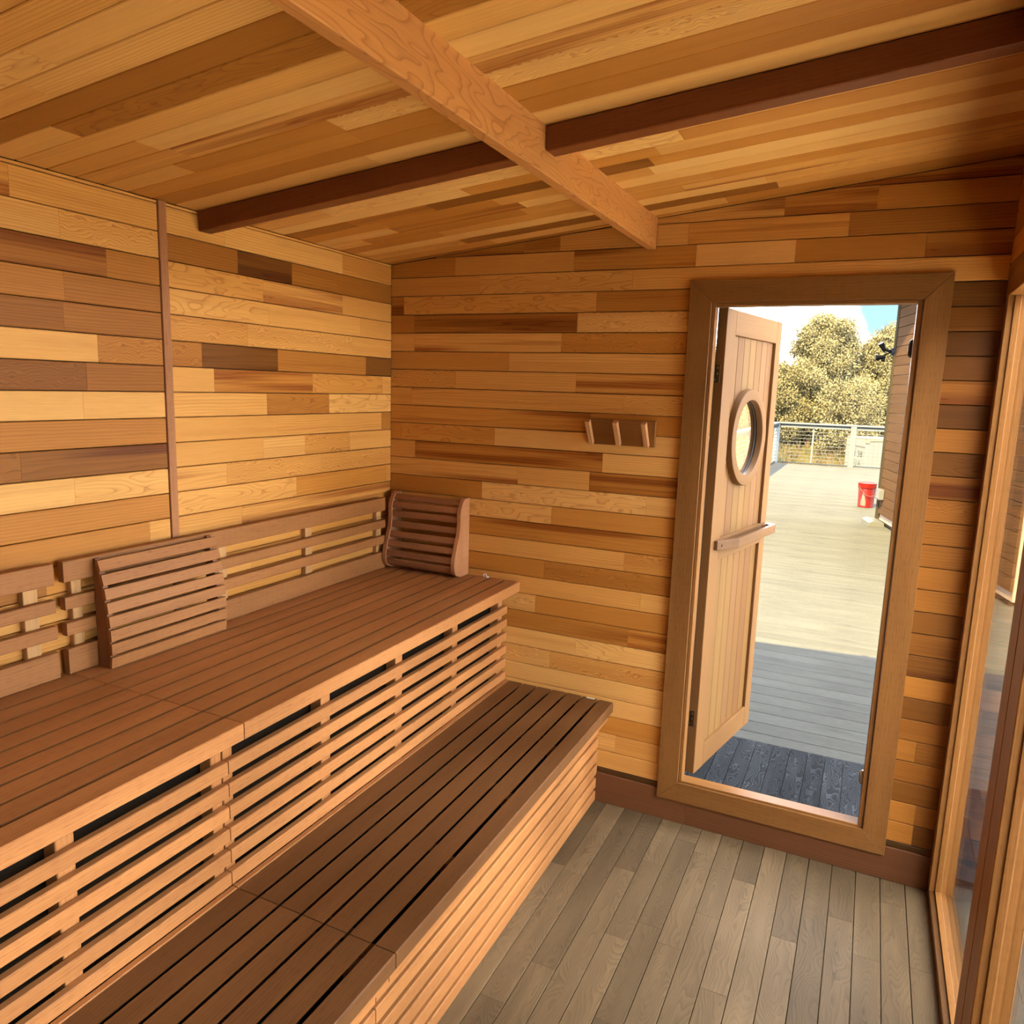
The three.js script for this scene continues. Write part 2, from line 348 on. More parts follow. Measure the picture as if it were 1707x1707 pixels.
// ceiling of boards running up the slope
const ceiling = struct('ceiling');
{
  const n = V(-0.1005, 1, 0).normalize(), s = new THREE.Mesh(new THREE.BoxGeometry(2.55, 0.1, 4.4), dark);
  shade(s); s.name = 'roof_deck'; orient(s, V(1.165, ceilY(1.165), 2.1).addScaledVector(n, 0.066), SL, n); ceiling.add(s);
  const r = new THREE.Mesh(new THREE.BoxGeometry(2.95, 0.07, 4.85), outer);
  shade(r); r.name = 'roof_cover'; orient(r, V(1.165, ceilY(1.165), 2.255).addScaledVector(n, 0.155), SL, n); ceiling.add(r);
  for (let j = -33; j < 21; j++) {
    const z1 = Math.min(1.634 - 0.0797 * j, ROOM.z), z0 = Math.max(0, 1.634 - 0.0797 * (j + 1)); if (z1 - z0 < 0.004) continue;
    let x = 0.0005;
    const row = CEIL[j] ?? [[0.4 + rnd() * 0.8, 4 + 3.5 * rnd()], [1.6 + rnd() * 0.4, 4 + 3.5 * rnd()], [2.5, 4 + 3.5 * rnd()]];
    for (const [e, t] of row) {
      const f = Math.min(e, ROOM.x), at = V(x, ceilY(x), z0).addScaledVector(n, T);
      board(ceiling, 'plank', cedar(Math.max(1, Math.min(9, 5.3 + (t - 5) * 1.45)), kindAny(), 0.92), [at.x, at.y, at.z], SL, AX.Z, (f - x) * 1.00504 - 0.0006, z1 - z0 - GAP, T); x = f;
    }
  }
}
const nUp = V(-0.1005, 1, 0).normalize();
// purlin and rafters
const beam = thing('ceiling_beam', 'long orange-brown timber beam running along the ceiling to the door wall', 'beam', [1.178, 2.33, 2.1]);
{ const g = plankGeo(4.19, 0.128, 0.034, 0.003, true), m = mesh(beam, 'timber', g, wood(GR[11], [0.52, 0.225, 0.062], 0.5)); orient(m, V(-0.017, -0.055, 2.095), AX.z, AX.Y); }
const NOTCH = 0.064;
for (const [xa, xb, label] of [[0.001, 1.1605, 'dark brown rafter under the ceiling between the left wall and the beam'], [1.1965, 2.33, 'dark brown rafter stub on the right side of the ceiling beam']]) {
  const r = thing('rafter', label, 'rafter', [(xa + xb) / 2, ceilY((xa + xb) / 2), 1.047]);
  const m = mesh(r, 'timber', plankGeo((xb - xa) * 1.005, 0.062, 0.05, 0.0025, true), wood(BENCH[1], [0.20, 0.058, 0.014], 0.45));
  const at = V(xa, ceilY(xa), 1.022).addScaledVector(nUp, -0.063).sub(r.position); orient(m, at, SL, nUp);
}

// right wall: header boards, posts and floor-to-head windows
const wallW = struct('wall_right');
const WINS = [[0.05, 0.836], [1.03, 1.816], [2.01, 2.796], [2.99, 3.776]], WY = [0.03, 2.076], X0 = ROOM.x;
board(wallW, 'head_plank', frameWood(1.9), [X0 + 0.07, 2.077, 0.0], AX.Z, AX.Y, 4.2, 0.098, 0.07, 0.002);
for (let k = 0; k < 4; k++) { const y = 2.178 + 0.0796 * k; board(wallW, 'plank', cedar(4 + 2 * rnd()), [X0 + T, y, 0.0], AX.Z, AX.Y, 4.2, 0.0796 - GAP, T); }
mesh(wallW, 'sheathing', new THREE.BoxGeometry(0.07, 0.4, 4.35).translate(X0 + T + 0.036, 2.375, 2.09), dark);
block(wallW, 'sill_plate', frameWood(0.9), [X0, X0 + 0.08], [-0.04, 0.029], [0, 4.2]);
for (const [a, b] of [[0.0005, 0.049], [0.837, 0.924], [0.93, 1.029], [1.817, 1.91], [1.916, 2.009], [2.797, 2.89], [2.896, 2.989], [3.777, 4.2]])
  block(wallW, 'post', frameWood(1.95 + 0.1 * rnd()), [X0, X0 + 0.075], [0.0295, 2.0765], [a, b], 0.002);
WINS.forEach(([a, b], i) => {
  const w = struct('window_' + (i + 1));
  const m = frameWood(2.1);
  block(w, 'stop', m, [X0 + 0.019, X0 + 0.036], [WY[0], WY[1]], [a, a + 0.004], 0.001); block(w, 'stop', m, [X0 + 0.019, X0 + 0.036], [WY[0], WY[1]], [b - 0.004, b], 0.001);
  block(w, 'stop', m, [X0 + 0.019, X0 + 0.036], [WY[0], WY[0] + 0.006], [a + 0.004, b - 0.004], 0.001);
  mesh(w, 'pane', new THREE.BoxGeometry(0.006, WY[1] - WY[0], b - a).translate(X0 + 0.0395, (WY[0] + WY[1]) / 2, (a + b) / 2), glass);
});

// door frame: mitred casing and a rebated jamb
const frame = struct('trim_2', 'mitred brown wooden door casing');
{
  const o = [1.338, 2.186, 0.098, 2.156], i = [1.420, 2.107, 0.180, 2.075], m = () => frameWood(1.55 + 0.12 * rnd());
  const add = (pts, alongY) => { mesh(frame, 'casing', plate(pts, 0.02, 0.0015, alongY), m()).position.z = -0.003; };
  add([[o[0], o[2]], [i[0], i[2]], [i[0], i[3]], [o[0], o[3]]], true); add([[o[1], o[2]], [o[1], o[3]], [i[1], i[3]], [i[1], i[2]]], true);
  add([[o[0], o[3]], [i[0], i[3]], [i[1], i[3]], [o[1], o[3]]]); add([[o[0], o[2]], [o[1], o[2]], [i[1], i[2]], [i[0], i[2]]]);
  const j = frameWood(1.7);
  block(frame, 'jamb', j, [1.4205, 1.434], [0.181, 2.0745], [-0.045, 0.009], 0.0015); block(frame, 'jamb', j, [2.0895, 2.1065], [0.181, 2.0745], [-0.045, 0.009], 0.0015);
  block(frame, 'jamb_head', j, [1.4345, 2.089], [2.0625, 2.0745], [-0.045, 0.009], 0.0015); block(frame, 'sill', j, [1.4345, 2.089], [0.178, 0.189], [-0.047, 0.009], 0.0015);
  for (const [y, h] of [[1.919, 0.030], [0.345, 0.026]]) {
    const k = mesh(frame, 'door_catch', new THREE.CapsuleGeometry(0.016, h, 6, 16).scale(0.7, 1, 0.8), y > 1 ? paint(0.045, 0.022, 0.012, 0.35) : metal(0.35, 0.32, 0.28, 0.3)); k.position.set(2.088, y, -0.062);
  }
}
// door leaf, swung out, hinged at the left jamb
const door = struct('door_1', 'open cedar door with a round window and a wooden pull'); door.position.set(1.465, 0, -0.07); door.rotation.y = Math.acos(0.195);
{
  const Y0 = 0.189, Y1 = 2.066, TH = 0.038, W = 0.65, sm = () => wood(pick(GR.slice(0, 6)), [0.2160, 0.1044, 0.0324], 0.5);
  const up = (name, x0, x1, y0, y1, z0, z1, m) => board(door, name, m, [x1, y0, z0], AX.Y, AX.x, y1 - y0, x1 - x0, z1 - z0, 0.0015, true);
  up('stile', 0, 0.095, Y0, Y1, -TH, 0, sm()); up('stile', 0.582, W, Y0, Y1, -TH, 0, sm());
  for (const [a, b] of [[1.972, Y1], [1.083, 1.172], [Y0, 0.288]]) board(door, 'rail', sm(), [0.0955, a, -TH], AX.X, AX.Y, 0.486, b - a, TH, 0.0015, true);
  const ev = new Evaluator(); ev.attributes = ['position', 'uv', 'normal'];
  const hole = new Brush(new THREE.CylinderGeometry(0.172, 0.172, 0.2, 64).rotateX(Math.PI / 2).translate(0.31, 1.57, 0)); hole.updateMatrixWorld();
  for (const [a, b] of [[1.1725, 1.9715], [0.2885, 1.0825]]) for (let k = 0; k < 7; k++) {
    const x0 = 0.0958 + k * 0.0694; let g = plankGeo(b - a, 0.0680, 0.016, 0.0022).applyMatrix4(new THREE.Matrix4().makeBasis(AX.Y, AX.x, AX.Z)); g.translate(x0 + 0.0688, a, -0.029);
    if (a > 1) { const br = new Brush(g); br.updateMatrixWorld(); g = ev.evaluate(br, hole, SUBTRACTION).geometry; }
    mesh(door, 'plank', g, wood(pick(GR.slice(0, 6)), ramp([[0, 0.1800, 0.0828, 0.0216], [1, 0.2376, 0.1260, 0.0418]], rnd()).map((c) => Math.round(c * 120) / 120), 0.5));
  }
  const ring = new THREE.LatheGeometry([[0.155, -0.012], [0.155, 0.010], [0.158, 0.013], [0.197, 0.013], [0.200, 0.010], [0.200, -0.0125]].map((p) => new THREE.Vector2(...p)), 72);
  for (const [f, nm] of [[0, 'porthole_ring'], [1, 'porthole_ring']]) { const r = mesh(door, nm, woodUV(ring.clone().rotateX(Math.PI / 2), true), wood(GR[4], [0.1872, 0.0878, 0.0259], 0.45)); r.position.set(0.31, 1.57, 0); if (f) { r.rotation.y = Math.PI; r.position.z = -TH; r.scale.set(1.08, 1.08, 0.6); } }
  mesh(door, 'porthole_seal', new THREE.TorusGeometry(0.161, 0.006, 8, 64), paint(0.012, 0.012, 0.012, 0.6)).position.set(0.31, 1.57, -0.018);
  mesh(door, 'pane', new THREE.CylinderGeometry(0.162, 0.162, 0.005, 64).rotateX(Math.PI / 2), glass).position.set(0.31, 1.57, -0.016);
  // pull: a bar on two splayed ends with a slot behind it
  const s = new THREE.Shape([[0.035, 0], [0.035, 0.014], [0.155, 0.058], [0.612, 0.058], [0.632, 0.046], [0.632, 0]].map((p) => new THREE.Vector2(...p)));
  s.holes.push(new THREE.Path([[0.075, 0.010], [0.560, 0.010], [0.595, 0.022], [0.575, 0.040], [0.165, 0.040]].map((p) => new THREE.Vector2(...p))));
  const hg = woodUV(new THREE.ExtrudeGeometry(s, { depth: 0.034, bevelEnabled: true, bevelSize: 0.002, bevelThickness: 0.002, bevelSegments: 2, bevelOffset: -0.002 }).rotateX(Math.PI / 2), false);
  const h = mesh(door, 'handle', hg.scale(1, 1, 1), wood(BENCH[2], [0.17, 0.082, 0.032], 0.45)); h.position.set(0, 1.169, 0.0005);
  for (const x of [0.06, 0.60]) mesh(h, 'screw', new THREE.CylinderGeometry(0.004, 0.004, 0.003, 12).rotateX(Math.PI / 2), metal(0.08, 0.06, 0.05)).position.set(x, -0.018, x < 0.3 ? 0.0235 : 0.057);
  for (const y of [1.822, 0.427]) {
    const hi = mesh(door, 'hinge', new RoundedBoxGeometry(0.003, 0.066, 0.026, 2, 0.001), metal(0.14, 0.10, 0.06, 0.45)); hi.position.set(-0.0014, y, -0.026);
    mesh(hi, 'knuckle', new THREE.CylinderGeometry(0.0045, 0.0045, 0.066, 12), metal(0.12, 0.09, 0.055, 0.45)).position.set(-0.003, 0, -0.012);
    for (const dy of [-0.022, 0, 0.022]) mesh(hi, 'screw', new THREE.CylinderGeometry(0.003, 0.003, 0.0015, 10).rotateZ(Math.PI / 2), metal(0.5, 0.45, 0.36, 0.3)).position.set(-0.0018, dy, 0.004 * Math.sign(dy + 0.001));
  }
}
// ---------------------------------------------------------------- benches
const slatEdges = [0.007, 0.1157, 0.187, 0.259, 0.330, 0.401, 0.472, 0.544, 0.615, 0.679];
const riserY = [[0.763, 0.799], [0.702, 0.738], [0.641, 0.677], [0.580, 0.616], [0.519, 0.556], [0.457, 0.494]];
function upperBench(label, za, zb, studs) {
  const b = thing('upper_bench', label, 'bench', [0.34, 0, (za + zb) / 2], 'slatted bench sections'), L = zb - za, oz = -(za + zb) / 2;
  const at = (name, m, xs, ys, zs, bev) => block(b, name, m, xs.map((x) => x - 0.34), ys, zs.map((z) => z + oz), bev);
  for (let i = 0; i < 9; i++) {
    const nose = i === 8;
    board(b, nose ? 'nose_slat' : 'seat_slat', benchWood(1), [slatEdges[i] - 0.34, nose ? 0.871 : 0.892, za + oz], AX.Z, AX.X, L, slatEdges[i + 1] - slatEdges[i] - (nose ? 0.0 : 0.0085), nose ? 0.044 : 0.023, nose ? 0.0025 : 0.0008, nose ? true : 'undercut');
  }
  for (const [a, c] of [...riserY, [0.39, 0.43], [0.32, 0.36], [0.25, 0.29], [0.18, 0.22], [0.11, 0.15], [0.02, 0.08]])
    board(b, 'riser_slat', benchWood(1.02), [0.601 - 0.34, a, zb + oz], AX.z, AX.Y, L, c - a, 0.021, 0.0025, true);
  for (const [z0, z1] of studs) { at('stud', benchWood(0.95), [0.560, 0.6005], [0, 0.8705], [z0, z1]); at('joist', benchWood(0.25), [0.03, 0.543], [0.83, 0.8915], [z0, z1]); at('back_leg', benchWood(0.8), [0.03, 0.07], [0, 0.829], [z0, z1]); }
  mesh(b, 'light_baffle', new THREE.BoxGeometry(0.008, 0.82, L - 0.002).translate(0.548 - 0.34, 0.413, 0), matte(0.02, 0.014, 0.009));  // added dark panel, keeps light out from under the seat
  return b;
}
upperBench('upper slatted wooden bench section reaching the door wall, with both loose backrests on it', 0.002, 1.5985, [[0.010, 0.05], [0.405, 0.445], [0.792, 0.834], [1.180, 1.222], [1.566, 1.598]]);
upperBench('upper slatted wooden bench section at the left edge of the picture, nearest the viewer', 1.6015, 3.40, [[1.602, 1.635], [1.990, 2.030], [2.38, 2.42], [2.78, 2.82], [3.35, 3.39]]);
const lowEdges = [0.642, 0.714, 0.783, 0.853, 0.923, 0.993, 1.064, 1.127];
function lowerBench(label, za, zb) {
  const b = thing('lower_bench', label, 'bench', [0.88, 0, (za + zb) / 2], 'slatted bench sections'), L = zb - za, oz = -(za + zb) / 2;
  board(b, 'back_strip', benchWood(0.9), [0.6225 - 0.88, 0.434, za + oz], AX.Z, AX.X, L, 0.018, 0.024, 0.002, true);
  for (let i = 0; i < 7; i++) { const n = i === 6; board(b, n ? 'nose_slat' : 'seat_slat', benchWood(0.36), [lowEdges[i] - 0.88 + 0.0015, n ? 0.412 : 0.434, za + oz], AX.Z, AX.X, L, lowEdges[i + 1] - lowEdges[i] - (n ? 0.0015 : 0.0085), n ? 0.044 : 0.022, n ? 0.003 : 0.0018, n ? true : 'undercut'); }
  board(b, 'fascia', benchWood(1), [1.088 - 0.88, 0.372, zb + oz], AX.z, AX.Y, L, 0.0395, 0.02, 0.002, true);
  for (const [a, c] of [[0.300, 0.345], [0.241, 0.285], [0.180, 0.224], [0.120, 0.164], [0.060, 0.104], [0.002, 0.044]]) board(b, 'riser_slat', benchWood(1), [1.050 - 0.88, a, zb + oz], AX.z, AX.Y, L, c - a, 0.021, 0.0025, true);
  const n = Math.max(2, Math.round(L / 0.4) + 1);
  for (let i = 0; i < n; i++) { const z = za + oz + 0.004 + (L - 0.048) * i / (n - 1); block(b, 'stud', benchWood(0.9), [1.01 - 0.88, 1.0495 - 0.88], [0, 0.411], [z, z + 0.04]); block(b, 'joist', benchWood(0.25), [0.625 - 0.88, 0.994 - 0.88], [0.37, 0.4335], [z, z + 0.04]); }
  mesh(b, 'light_baffle', new THREE.BoxGeometry(0.008, 0.365, L - 0.002).translate(1.0 - 0.88, 0.185, 0), matte(0.02, 0.014, 0.009));  // dark panel added here too, so the riser gaps stay unlit
  return b;
}
lowerBench('lower slatted wooden bench section at knee height, ending at the door wall', 0.002, 1.5985);
lowerBench('lower slatted wooden bench section in the bottom left corner, nearest the viewer', 1.6015, 3.40);

// back rails fixed to the left wall above the upper bench
function backRail(label, za, zb, blocks) {
  const r = thing('back_rail', label, 'rail', [0, 1.08, (za + zb) / 2], 'slatted rails on the left wall'), oz = -(za + zb) / 2;
  for (const [a, c] of [[1.181, 1.240], [1.103, 1.139], [1.029, 1.066], [0.918, 0.991]]) board(r, 'slat', benchWood(0.82), [0.0225, a - 1.08, zb + oz], AX.z, AX.Y, zb - za, c - a, 0.0225, 0.002, true);
  for (const [z0, z1] of blocks) block(r, 'cleat', wood(pick(GR), [0.55, 0.31, 0.12]), [0.001, 0.022], [0.925 - 1.08, 1.232 - 1.08], [z0 + oz, z1 + oz], 0.0015);
}
backRail('long slatted back rail along the left wall behind the two loose backrests', 0.105, 1.612, [[0.106, 0.14], [0.574, 0.613], [1.014, 1.058], [1.547, 1.577]]);
backRail('short end of slatted back rail at the left edge of the picture', 1.639, 3.38, [[1.671, 1.710], [2.1, 2.14], [2.6, 2.64], [3.1, 3.14]]);

// loose backrests
{
  const Z0 = 1.108, Z1 = 1.530, xb = 0.0465;
  const b = thing('backrest', 'loose slatted backrest with a bulging front leaning on the left wall rail', 'backrest', [xb, 0.9155, (Z0 + Z1) / 2]);
  const prof = [[0, 0], [0.047, 0], [0.0525, 0.040], [0.0535, 0.090], [0.050, 0.140], [0.044, 0.185], [0.035, 0.235], [0.022, 0.285], [0.010, 0.318], [0, 0.318]];
  for (const z of [Z0 + 0.004, Z1 - 0.022]) { const m = mesh(b, 'side_panel', plate(prof, 0.018, 0.001, true), wood(BENCH[0], [0.30, 0.125, 0.05])); m.position.z = z - (Z0 + Z1) / 2; }
  const edge = (y) => { for (let i = 2; i < 9; i++) if (y <= prof[i][1]) { const k = (y - prof[i - 1][1]) / (prof[i][1] - prof[i - 1][1]); return prof[i - 1][0] + k * (prof[i][0] - prof[i - 1][0]); } return prof[8][0]; };
  for (let i = 0; i < 8; i++) {
    const ya = 0.004 + i * 0.0395, yb = ya + 0.0345, A = V(edge(ya), ya, 0), B = V(edge(yb), yb, 0), Yd = B.clone().sub(A).normalize();
    orient(mesh(b, 'slat', plankGeo(Z1 - Z0, 0.0325, 0.013, 0.0015, true), benchWood(0.80)), V(A.x + 0.0005, A.y, (Z1 - Z0) / 2), AX.z, Yd);
  }
}
{
  const X0b = 0.046, X1b = 0.424, b = thing('backrest', 'loose slatted backrest with wavy side panels standing in the corner against the door wall', 'backrest', [(X0b + X1b) / 2, 0.9155, 0.003]);
  // wavy profile: depth from the wall against height
  const curve = new THREE.SplineCurve([[0.070, 0], [0.114, 0.018], [0.128, 0.050], [0.126, 0.085], [0.108, 0.140], [0.088, 0.190], [0.080, 0.240], [0.082, 0.280], [0.070, 0.318], [0.045, 0.345]].map((p) => new THREE.Vector2(...p)));
  const pts = [[0, 0], ...curve.getPoints(48).map((p) => [p.x, p.y]), [0, 0.347]];
  for (const x of [X0b, X1b - 0.02]) { const m = mesh(b, 'side_panel', plate(pts, 0.020, 0.0015, true), wood(BENCH[2], [0.47, 0.215, 0.09])); m.rotation.y = -Math.PI / 2; m.position.x = x + 0.02 - (X0b + X1b) / 2; }
  for (let i = 0; i < 9; i++) {
    const t = 0.06 + 0.90 * (i / 8), p = curve.getPointAt(t), d = curve.getTangentAt(t), Yd = V(0, d.y, d.x).normalize();
    const Xd = AX.X, Nn = new THREE.Vector3().crossVectors(Xd, Yd);
    orient(mesh(b, 'slat', plankGeo(X1b - X0b - 0.0402, 0.030, 0.014, 0.0035, true), wood(pick(BENCH), [0.34, 0.15, 0.065])), V(-(X1b - X0b) / 2 + 0.0201, p.y, p.x).addScaledVector(Yd, -0.015).addScaledVector(Nn, -0.019), Xd, Yd);
  }
}
// coat rack
{
  const r = thing('coat_rack', 'small wooden coat rack with three slanted pegs on the door wall', 'coat rack', [1.105, 1.583, 0]);
  board(r, 'back_board', wood(GR[5], [0.25, 0.100, 0.022]), [-0.135, -0.05, 0.0005], AX.X, AX.Y, 0.268, 0.101, 0.019, 0.002, true);
  for (const x of [0.985, 1.098, 1.211]) { const d = V(0, 0.84, 0.54).normalize(); orient(mesh(r, 'peg', plankGeo(0.108, 0.020, 0.020, 0.002, true), wood(GR[0], [0.52, 0.27, 0.115])), V(x - 1.105 + 0.01, -0.040, 0.0195), d, AX.x); }
}
// scraps left on the benches
{
  const p = thing('paper_scrap', 'tiny white curled scrap on the upper bench near the door wall', 'scrap', [0.515, 0.916, 0.016]);
  mesh(p, 'curl', new THREE.TorusGeometry(0.007, 0.0022, 6, 16, 4.4), paint(0.8, 0.76, 0.7, 0.7)).position.set(0, 0.008, 0); mesh(p, 'tab', new RoundedBoxGeometry(0.012, 0.006, 0.010, 2, 0.002), paint(0.85, 0.8, 0.75, 0.7)).position.set(0.014, 0.003, 0.004);
  const c = thing('wood_chip', 'tiny pale wood chip at the wall end of the lower bench', 'scrap', [1.030, 0.4565, 0.010]);
  mesh(c, 'chip', new RoundedBoxGeometry(0.036, 0.003, 0.008, 2, 0.0012), paint(0.72, 0.6, 0.4, 0.8)).position.y = 0.0016;
}

// ---------------------------------------------------------------- outside
const porch = struct('porch');
mesh(porch, 'porch_frame', new THREE.BoxGeometry(2.3, 0.10, 0.80).translate(1.75, -0.070, -0.53), matte(0.03, 0.03, 0.03, 0.9));
for (let i = -9; i < 17; i++) { const x = 1.5390 + 0.0814 * i, j = 0.75 + 0.5 * rnd(); board(porch, 'plank', wood(pick(PORCH), [0.043 * j, 0.044 * j, 0.047 * j], 0.8, 0.1), [x, -0.018, -0.925], AX.Z, AX.X, 0.795, 0.0796, 0.018, 0.0012); }
const deck = struct('deck');
{
  const Lx = 10.6, x0 = -0.36, pitch = 0.14, n = 125, geos = [0, 1, 2].map((k) => { const g = plankGeo(Lx, pitch - 0.005, 0.022, 0.003, false, k * 0.37, 0); const uv = g.attributes.uv, p = g.attributes.position; for (let i = 0; i < uv.count; i++) uv.setY(i, p.getY(i) / pitch); return g; });
  const mats = [0, 1, 2, 3].map((k) => wood(DECKT[k % 2], [0.0575, 0.0548, 0.0470].map((c) => c * (1.24 + 0.05 * k)), 0.9, 0.1));
  for (let i = 0; i < n; i++) orient(mesh(deck, 'deck_board', geos[i % 3], mats[Math.floor(rnd() * 4)]), V(x0, -0.042, -0.935 - pitch * i), AX.X, AX.z);
  mesh(deck, 'joists', mergeGeometries([-0.2, 1.5, 3.2, 4.9, 6.6, 8.3, 9.9].map((x) => new THREE.BoxGeometry(0.05, 0.18, 17.5).translate(x, -0.134, -9.7))), matte(0.08, 0.07, 0.06, 0.9));
  const side = new THREE.BoxGeometry(9.2, 0.06, 14); const uv = side.attributes.uv; for (let i = 0; i < uv.count; i++) uv.setXY(i, uv.getX(i) * 6, uv.getY(i) * 100);
  mesh(deck, 'bounce_terrace', side.translate(7.75, -0.06, 6.07), matte(0.85, 0.80, 0.70, 0.8));  // pale surface added to bounce sunlight in through the windows
  mesh(deck, 'masking_strip', new THREE.BoxGeometry(0.72, 0.06, 14).translate(2.78, -0.06, 6.07), matte(0.05, 0.045, 0.035));  // added dark strip, hides the bright terrace from the window view
  mesh(deck, 'side_deck', new THREE.BoxGeometry(14, 0.06, 12).translate(-4.6, -0.10, 10.3), mats[0]);
}
// railing along the far edge and back along the left
{
  const r = thing('deck_railing', 'pale grey metal railing with thin cables round the far edge of the deck', 'railing', [0.95, -0.02, -18.4]);
  const white = matte(0.0780, 0.0806, 0.0780, 0.45), grey = matte(0.0260, 0.0286, 0.0312, 0.5), wire = matte(0.0728, 0.0728, 0.0676, 0.4);
  const A = -1.25, B = 6.5;
  block(r, 'top_rail', white, [A, B], [1.052, 1.095], [-0.07, 0.07], 0.006); block(r, 'under_rail', grey, [A, B], [1.000, 1.050], [-0.03, 0.03], 0.003); block(r, 'lower_trim', white, [A, B], [0.960, 0.999], [-0.035, 0.035], 0.003);
  block(r, 'bottom_rail', grey, [A, B], [0.02, 0.05], [-0.02, 0.02], 0.003);
  for (const x of [0.62, 3.1, 5.4]) block(r, 'post', white, [x - 0.07, x + 0.07], [0, 1.051], [-0.065, 0.075], 0.006);
  block(r, 'corner_post', matte(0.1092, 0.1196, 0.1248, 0.5), [A - 0.07, A + 0.07], [0, 1.051], [-0.07, 0.07], 0.006);
  for (const x of [-0.34, 1.9, 4.2]) block(r, 'baluster', white, [x - 0.022, x + 0.022], [0.051, 0.959], [-0.012, 0.012], 0.002);
  for (let k = 0; k < 9; k++) { const y = 0.135 + k * 0.0915; mesh(r, 'cable', new THREE.CylinderGeometry(0.007, 0.007, B - A, 6).rotateZ(Math.PI / 2), wire).position.set((A + B) / 2, y, 0); }
  const C = 14.4;
  block(r, 'top_rail', white, [A - 0.07, A + 0.07], [1.052, 1.095], [0.071, C], 0.006); block(r, 'under_rail', grey, [A - 0.03, A + 0.03], [0.96, 1.050], [0.071, C], 0.003); block(r, 'bottom_rail', grey, [A - 0.02, A + 0.02], [0.02, 0.05], [0.071, C], 0.003);
  for (const z of [2.4, 4.8, 7.2, 9.6, 12.0, 14.2]) block(r, 'post', white, [A - 0.06, A + 0.06], [0, 0.959], [z - 0.06, z + 0.06], 0.006);
  for (let k = 0; k < 9; k++) { const y = 0.135 + k * 0.0915; mesh(r, 'cable', new THREE.CylinderGeometry(0.009, 0.009, C, 6).rotateX(Math.PI / 2), wire).position.set(A, y, C / 2); }
}
// neighbouring house: board siding, corner board, roof overhang
const house = thing('house', 'tan house wall of lapped boards standing on the deck, right of the doorway view', 'house', [2.163, 0, -9.257]);
house.rotation.y = Math.atan2(0.23, 0.973);                     // local +Z runs along the wall towards the viewer, local -X faces the deck
{
  const Lz = 4.6, sid = [0.070, 0.0375, 0.0185], pitch = 0.1315;
  mesh(house, 'house_body', new THREE.BoxGeometry(3.0, 3.9, Lz - 0.02).translate(1.53, 1.97, Lz / 2), matte(0.30, 0.22, 0.16, 0.9));
  for (let k = 0; k < 28; k++) { const j = 0.92 + 0.16 * rnd(), y = 2.873 - pitch * (21 - k); if (y < 0.02) continue; board(house, 'siding_board', wood(pick(BENCH), sid.map((c) => c * j), 0.9, 0.1), [0.018, y, 0.105], AX.Z, AX.Y, Lz - 0.11, pitch - 0.006, 0.018, 0.004); }
  block(house, 'corner_board', wood(GR[5], [0.036, 0.027, 0.015], 0.9, 0.1), [-0.012, 0.02], [0.03, 3.9], [0.0, 0.10], 0.003);
  block(house, 'skirt', matte(0.012, 0.010, 0.008, 0.8), [0.0, 0.018], [0.0, 0.02], [0.0, Lz]);
  // roof rake that climbs towards the viewer and hangs 0.6 m over the wall
  const slope = V(0, 0.5, 1).normalize(), rk = mesh(house, 'roof', plankGeo(Lz * 1.35, 3.7, 0.09, 0.01, true), matte(0.30, 0.27, 0.25, 0.8)); orient(rk, V(-0.70, 3.085, -0.10), slope, AX.X);
}
const wallPt = (s, y, out) => V(2.163 + 0.23 * s - 0.973 * out, y, -9.257 + 0.973 * s + 0.23 * out);
{
  const o = thing('outlet_box', 'small white outlet box on the tan house wall above the deck', 'outlet', wallPt(0.235, 0.405, 0.0).toArray()); o.rotation.y = house.rotation.y;
  mesh(o, 'housing', new RoundedBoxGeometry(0.075, 0.150, 0.19, 3, 0.012), matte(0.0858, 0.0832, 0.0806, 0.4)).position.x = -0.038;
  for (let k = 0; k < 4; k++) mesh(o, 'vent_slot', new THREE.BoxGeometry(0.006, 0.013, 0.10), matte(0.22, 0.20, 0.20, 0.6)).position.set(-0.0755, 0.045 - k * 0.028, 0.03);
  const v = thing('floor_vent', 'low white vent cover on the deck at the foot of the house wall', 'vent', wallPt(0.34, -0.02, 0.12).toArray()); v.rotation.y = house.rotation.y;
  mesh(v, 'cover', plate([[-0.11, 0], [0.11, 0], [0.10, 0.055], [-0.04, 0.075], [-0.10, 0.05]], 0.42, 0.004), matte(0.0780, 0.0754, 0.0676, 0.5)).position.z = -0.21;
  mesh(v, 'flange', new RoundedBoxGeometry(0.235, 0.008, 0.47, 2, 0.003), matte(0.0676, 0.0624, 0.0546, 0.5)).position.y = 0.004;
  const f = thing('flood_light', 'black twin floodlight with sensor mounted on the corner of the house', 'floodlight', wallPt(0.02, 2.42, 0.012).toArray()); f.rotation.y = house.rotation.y;
  const bk = matte(0.003, 0.003, 0.004, 0.5);
  mesh(f, 'back_plate', new THREE.CylinderGeometry(0.05, 0.055, 0.03, 20).rotateZ(Math.PI / 2), matte(0.02, 0.02, 0.026, 0.4)).position.x = -0.016;
  const tube = (a, b, r) => new THREE.TubeGeometry(new THREE.LineCurve3(V(...a), V(...b)), 2, r, 10);
  mesh(f, 'arm', mergeGeometries([tube([-0.03, 0, 0], [-0.10, 0.02, 0], 0.02), tube([-0.03, -0.01, 0], [-0.13, -0.055, 0.02], 0.012)]), bk);
  const head = (x, y, z, ry) => { const h = mesh(f, 'lamp_head', new THREE.CylinderGeometry(0.042, 0.022, 0.13, 18), bk); h.position.set(x, y, z); h.rotation.set(0.2, 0, ry); mesh(h, 'lens', new THREE.CylinderGeometry(0.038, 0.038, 0.006, 18), matte(0.02, 0.02, 0.022, 0.3)).position.y = 0.066; };
  head(-0.145, 0.055, 0, 0.55);  head(-0.17, -0.085, 0.03, 1.7);
  mesh(f, 'sensor', new THREE.SphereGeometry(0.026, 16, 12), bk).position.set(-0.13, -0.12, 0.02);
}
